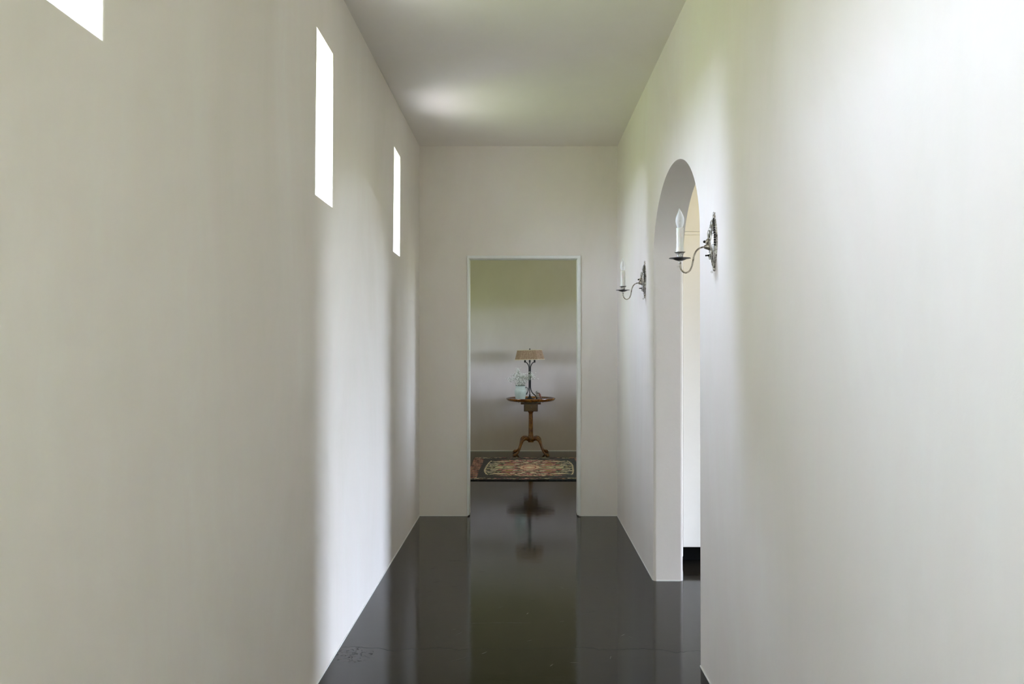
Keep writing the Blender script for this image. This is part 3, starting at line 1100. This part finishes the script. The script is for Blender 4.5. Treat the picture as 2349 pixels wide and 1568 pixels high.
bm = bmesh.new()
rings = []
for h in (0.0, 0.04, 0.08, 0.122):
    rings.append([bm.verts.new(SM @ Vector((x, y, h))) for x, y in shade_loop(h, 16, 0, 0.0008)])
for h in (0.122, 0.0):
    rings.append([bm.verts.new(SM @ Vector((x, y, h))) for x, y in shade_loop(h, 16, -0.003, 0)])
rings.append(rings[0])
for a_, b_ in zip(rings, rings[1:]):
    for i in range(len(a_)):
        j = (i + 1) % len(a_)
        bm.faces.new((a_[i], a_[j], b_[j], b_[i]))
shade = mesh_obj('lamp_shade', bm, M_SHADE, lp)
shade['label'] = 'tan pleated shade with cut corners'
bm = bmesh.new()
for h in (0.0, 0.119):
    L0 = [SM @ Vector((x, y, h)) for x, y in shade_loop(max(h, 0), 4, 0.001)]
    L0.append(L0[0])
    tube(bm, L0, 0.0042 if h == 0 else 0.0040, 8, smooth=False)
mesh_obj('shade_braid', bm, M_SHADETRIM, shade, smooth=True)['label'] = 'cream braid edging'
bm = bmesh.new()
top = SM @ Vector((0, 0, 0.118))
for a_ in (0, PI / 2):
    p = SM @ Vector((0.147 * math.cos(a_), 0.094 * math.sin(a_), 0.117))
    q = SM @ Vector((-0.147 * math.cos(a_), -0.094 * math.sin(a_), 0.117))
    tube(bm, [p, q], 0.0015, 8, smooth=False)
mesh_obj('shade_frame', bm, M_IRON, shade, smooth=True)
bm = bmesh.new()
lathe(bm, [(0.0, 0.598), (0.006, 0.598), (0.007, 0.606), (0.004, 0.612), (0.004, 0.616), (0.0090, 0.620), (0.0080, 0.628), (0.0035, 0.638), (0.0, 0.642)], 16)
mesh_obj('finial', bm, M_IRON, lp, smooth=True)

# ------------------------------------------------------------------ bird figurine
bd = empty('bird_figurine', (0.190, 10.93, ZT), 'small painted bird figurine with a rust wing beside the iron lamp', 'figurine')
M_BPALE = simple('bird_pale_breast', (0.36, 0.31, 0.24), 0.5, vary=0.35, vs=50)
M_BRUST = simple('bird_rust_wing', (0.28, 0.105, 0.07), 0.5, vary=0.4, vs=60)
M_BDARK = simple('bird_black_marking', (0.025, 0.022, 0.022), 0.5, vary=0.3)
M_BWHITE = simple('bird_grey_white_head', (0.50, 0.48, 0.45), 0.5, vary=0.3, vs=80)
bm = bmesh.new()
tube(bm, [(0.036, 0.016, 0.012, .004), (0.026, 0.010, 0.022, .014), (0.010, 0.002, 0.038, .026), (-0.002, -0.002, 0.055, .0285),
          (-0.010, -0.004, 0.070, .0230), (-0.014, -0.005, 0.083, .0160), (-0.015, -0.006, 0.090, .0145)], .02, 20, 5, up=(0, 1, 0))
mesh_obj('body', bm, M_BPALE, bd, smooth=True, sharp=80)
bm = bmesh.new()
ball(bm, (-0.0145, -0.006, 0.0965), 0.0155, 20, 14, (1.0, 0.95, 1.0))
head = mesh_obj('head', bm, M_BWHITE, bd, smooth=True)
bm = bmesh.new()
tube(bm, [(-0.027, -0.012, 0.096, .0040), (-0.033, -0.015, 0.0935, .0025), (-0.038, -0.017, 0.0905, .0006)], .003, 10, 3)
mesh_obj('beak', bm, M_BDARK, head, smooth=True)
bm = bmesh.new()
# black stripe from the eye round the throat
tube(bm, [(-0.0275, -0.0125, 0.1035, .0018), (-0.0230, -0.0200, 0.098, .0022), (-0.0120, -0.0225, 0.089, .0024), (-0.0000, -0.0190, 0.0845, .0024), (0.0040, -0.0080, 0.0850, .002)], .002, 8, 4)
tube(bm, [(-0.0290, -0.0095, 0.090, .0018), (-0.0300, -0.0150, 0.0800, .002), (-0.0180, -0.0270, 0.0755, .0024), (-0.0010, -0.0275, 0.0760, .0026), (0.0120, -0.0160, 0.0765, .003)], .002, 8, 4)
ball(bm, (-0.0225, -0.0185, 0.1000), 0.0022, 10, 8)
mesh_obj('head_marking', bm, M_BDARK, head, smooth=True)
for sy in (-1, 1):
    bm = bmesh.new()
    tube(bm, [(0.009, sy * 0.0130, 0.080, .006), (0.0150, sy * 0.0180, 0.064, .0140), (0.0240, sy * 0.0170, 0.044, .0120), (0.0340, sy * 0.0110, 0.022, .0060),
              (0.0385, sy * 0.008, 0.010, .0015)], .01, 14, 5, up=(0, 1, 0))
    mesh_obj('wing', bm, M_BRUST, bd, smooth=True)
bm = bmesh.new()
tube(bm, [(0.022, 0.010, 0.030, .010), (0.038, 0.012, 0.012, .0075), (0.046, 0.014, 0.003, .0028)], .008, 12, 4, up=(0, 1, 0))
mesh_obj('tail', bm, M_BDARK, bd, smooth=True)
bm = bmesh.new()
ball(bm, (0.0090, -0.004, 0.0765), 0.0120, 14, 10, (1.0, 1.3, 0.8))
mesh_obj('shoulder_patch', bm, M_BDARK, bd, smooth=True)
bm = bmesh.new()
for sy in (-1, 1):
    tube(bm, [(0.008, sy * 0.008, 0.020, .0022), (0.006, sy * 0.009, 0.004, .0018), (-0.004, sy * 0.010, 0.0016, .0014)], .002, 8, 3)
    tube(bm, [(0.006, sy * 0.009, 0.004, .0016), (-0.002, sy * 0.016, 0.0016, .0013)], .002, 8, smooth=False)
mesh_obj('feet', bm, M_BRUST, bd, smooth=True)

# ------------------------------------------------------------------ rug
RX0, RX1, RY0, RY1 = -0.615, 0.735, 8.835, 10.625
NX, NY = 250, 330
xs = np.linspace(0, RX1 - RX0, NX)
ys = np.linspace(0, RY1 - RY0, NY)
X, Y = np.meshgrid(xs, ys)
W, H = RX1 - RX0, RY1 - RY0
d_edge = np.minimum.reduce([X, W - X, Y, H - Y])
cx_, cy_ = X - W / 2, Y - H / 2
noise = rng.random((NY, NX))


def sites_color(px, py, sites, cols):
    best = np.full(px.shape, 1e9)
    sec = np.full(px.shape, 1e9)
    out_ = np.zeros(px.shape + (3,))
    for (sx, sy, wgt), c in zip(sites, cols):
        d = np.hypot(px - sx, (py - sy)) / wgt
        upd = d < best
        sec = np.where(upd, best, np.minimum(sec, d))
        best = np.where(upd, d, best)
        out_[upd] = c
    return out_, best, sec


BLACK = np.array((0.012, 0.011, 0.014))
CREAM = np.array((0.50, 0.43, 0.31))
IVORY = np.array((0.58, 0.52, 0.40))
ROSE = np.array((0.34, 0.085, 0.085))
PINK = np.array((0.50, 0.22, 0.20))
SAGE = np.array((0.30, 0.32, 0.19))
GOLD = np.array((0.45, 0.34, 0.10))
WINE = np.array((0.095, 0.018, 0.014))
TAN = np.array((0.30, 0.17, 0.10))
NAVY = np.array((0.016, 0.020, 0.036))
# field: long flower and leaf shapes spreading sideways from a pale middle, mirrored front to back
CREAM, IVORY, PINK = np.array((0.66, 0.57, 0.40)), np.array((0.74, 0.68, 0.52)), np.array((0.60, 0.27, 0.26))
ax_ = np.abs(cx_ + 0.012 * np.sin(13 * cy_))
ay_ = np.abs(cy_ + 0.012 * np.sin(11 * cx_) + 0.004 * np.sin(57 * cx_))
jag = 0.010 * np.sin(61 * cx_) * np.sin(43 * cy_)
AN = 1.9
st, cl = [], []
for _ in range(260):
    sx, sy = rng.random() * 0.50, rng.random() * 0.66
    u_ = sx / 0.50
    if u_ < 0.35:
        pal = [CREAM, IVORY, PINK, CREAM, ROSE, CREAM, PINK, TAN]
    elif u_ < 0.7:
        pal = [PINK, ROSE, CREAM, SAGE, BLACK, GOLD, ROSE, PINK]
    else:
        pal = [SAGE, CREAM, BLACK, BLACK, NAVY, IVORY, BLACK, TAN]
    st.append((sx / AN, sy, rng.uniform(0.7, 1.5)))
    cl.append(pal[rng.integers(len(pal))])
field, b1, b2 = sites_color(ax_ / AN + jag * 0.5, ay_ + jag, st, cl)
field[(b2 - b1) < 0.0035] = BLACK * 1.5


def blade(yc, half, x0, x1, c):
    """a pointed leaf lying along x"""
    t_ = np.clip((ax_ - x0) / (x1 - x0), 0, 1)
    wd = half * np.sin(PI * t_) ** 0.7
    k_ = (np.abs(ay_ - yc) < wd) & (ax_ > x0) & (ax_ < x1)
    field[(np.abs(ay_ - yc) < wd + 0.010) & (ax_ > x0) & (ax_ < x1) & ~k_] = BLACK
    field[k_] = c


blade(0.085, 0.030, 0.08, 0.44, SAGE * 1.3)
blade(0.175, 0.036, 0.12, 0.30, PINK)
blade(0.365, 0.050, 0.08, 0.30, ROSE)
blade(0.355, 0.018, 0.12, 0.26, PINK)
blade(0.480, 0.036, 0.22, 0.42, CREAM)
med = np.hypot(cx_ / 0.115, cy_ / 0.20)
field[med < 1.0] = np.where((rng.random((NY, NX)) > 0.35)[..., None], CREAM, PINK)[med < 1.0]
field[(med > 0.55) & (med < 0.68)] = ROSE
field[med < 0.25] = IVORY
field[(np.abs(ay_ - 0.085) < 0.025) & (np.abs(cx_ + 0.13) < 0.035)] = BLACK
# clipped ends of the field, with a thin cream zigzag on black
ov = (np.abs(cx_) / 0.470) ** 4 + (np.abs(cy_) / 0.66) ** 5
field[ov > 1.0] = BLACK
zz = np.abs(np.abs(cx_) - 0.482 - 0.005 * np.sin(cy_ * 60) + 0.05 * (np.abs(cy_) / 0.6) ** 3)
field[(zz < 0.006) & (np.abs(cy_) < 0.56)] = CREAM
colr = field
colr[d_edge < 0.165] = BLACK
# right end of the black ground leans to slate blue
colr = np.where(((colr.sum(-1) < 0.06) & (cx_ > 0.2))[..., None], np.array((0.022, 0.030, 0.042)), colr)
# outer border
edx, edy = np.minimum(X, W - X), np.minimum(Y, H - Y)
long_side = edy < edx
bd_l = long_side & (edy > 0.030) & (edy < 0.125)
st2, cl2 = [], []
for _ in range(170):
    st2.append((rng.random() * W, rng.uniform(0.03, 0.125), rng.uniform(0.7, 1.3)))
    cl2.append([WINE, PINK, CREAM, BLACK, ROSE, SAGE, TAN, BLACK][rng.integers(8)])
st2 = [(a / 2.0, b, c) for a, b, c in st2]
bc, c1_, c2_ = sites_color(X / 2.0, edy + 0.004 * np.sin(40 * X), st2, cl2)
bc[(c2_ - c1_) < 0.004] = BLACK
colr[bd_l] = bc[bd_l]
bd_s = ~long_side & (edx > 0.012) & (edx < 0.135)
row = np.floor((Y + 0.006 * np.sin(X * 70)) / 0.019).astype(int)
seg = np.floor((edx + 0.013 * (row % 3)) / 0.045).astype(int)
hsh = ((row * 73 + seg * 151 + (X > W / 2) * 37) * 2654435761 % 97)
pal_s = np.array([WINE, TAN, BLACK, WINE * 1.8, TAN * 0.8, BLACK, PINK * 0.7])
sc_ = pal_s[hsh % 7]
colr[bd_s] = sc_[bd_s]
streak = (noise + np.roll(noise, 1, 1) + np.roll(noise, 2, 1)) / 3
colr = colr * (0.65 + 1.15 * streak[..., None])
Z = 0.0095 + 0.0012 * rng.random((NY, NX)) + 0.0012 * (d_edge > 0.012)
Z[d_edge < 0.003] = 0.0005
skew = 0.020 * (Y / H)
verts = np.stack([X + skew - 0.0 + 0.004 * np.sin(Y * 7), Y + 0.003 * np.sin(X * 8), Z], -1).reshape(-1, 3)
iy, ix = np.meshgrid(np.arange(NY - 1), np.arange(NX - 1), indexing='ij')
q0 = (iy * NX + ix).ravel()
faces = np.stack([q0, q0 + 1, q0 + NX + 1, q0 + NX], -1)
me = bpy.data.meshes.new('patterned_rug')
me.from_pydata(verts.tolist(), [], faces.tolist())
at = me.color_attributes.new('yarn', 'FLOAT_COLOR', 'POINT')
at.data.foreach_set('color', np.concatenate([colr.reshape(-1, 3), np.ones((NX * NY, 1))], 1).astype(np.float32).ravel())
m = NT('wool_pile')
ca = m.n('ShaderNodeVertexColor', layer_name='yarn')
m.l(ca.outputs[0], m.b.inputs['Base Color'])
m.set(Roughness=0.95)
m.b.inputs['Specular IOR Level'].default_value = 0.1
m.b.inputs['Sheen Weight'].default_value = 0.15
me.materials.append(m.m)
rug = bpy.data.objects.new('patterned_rug', me)
link(rug)
rug.location = (RX0, RY0, 0)
rug['label'] = 'dark floral rug in rose, cream and sage lying before the round table'
rug['category'] = 'rug'
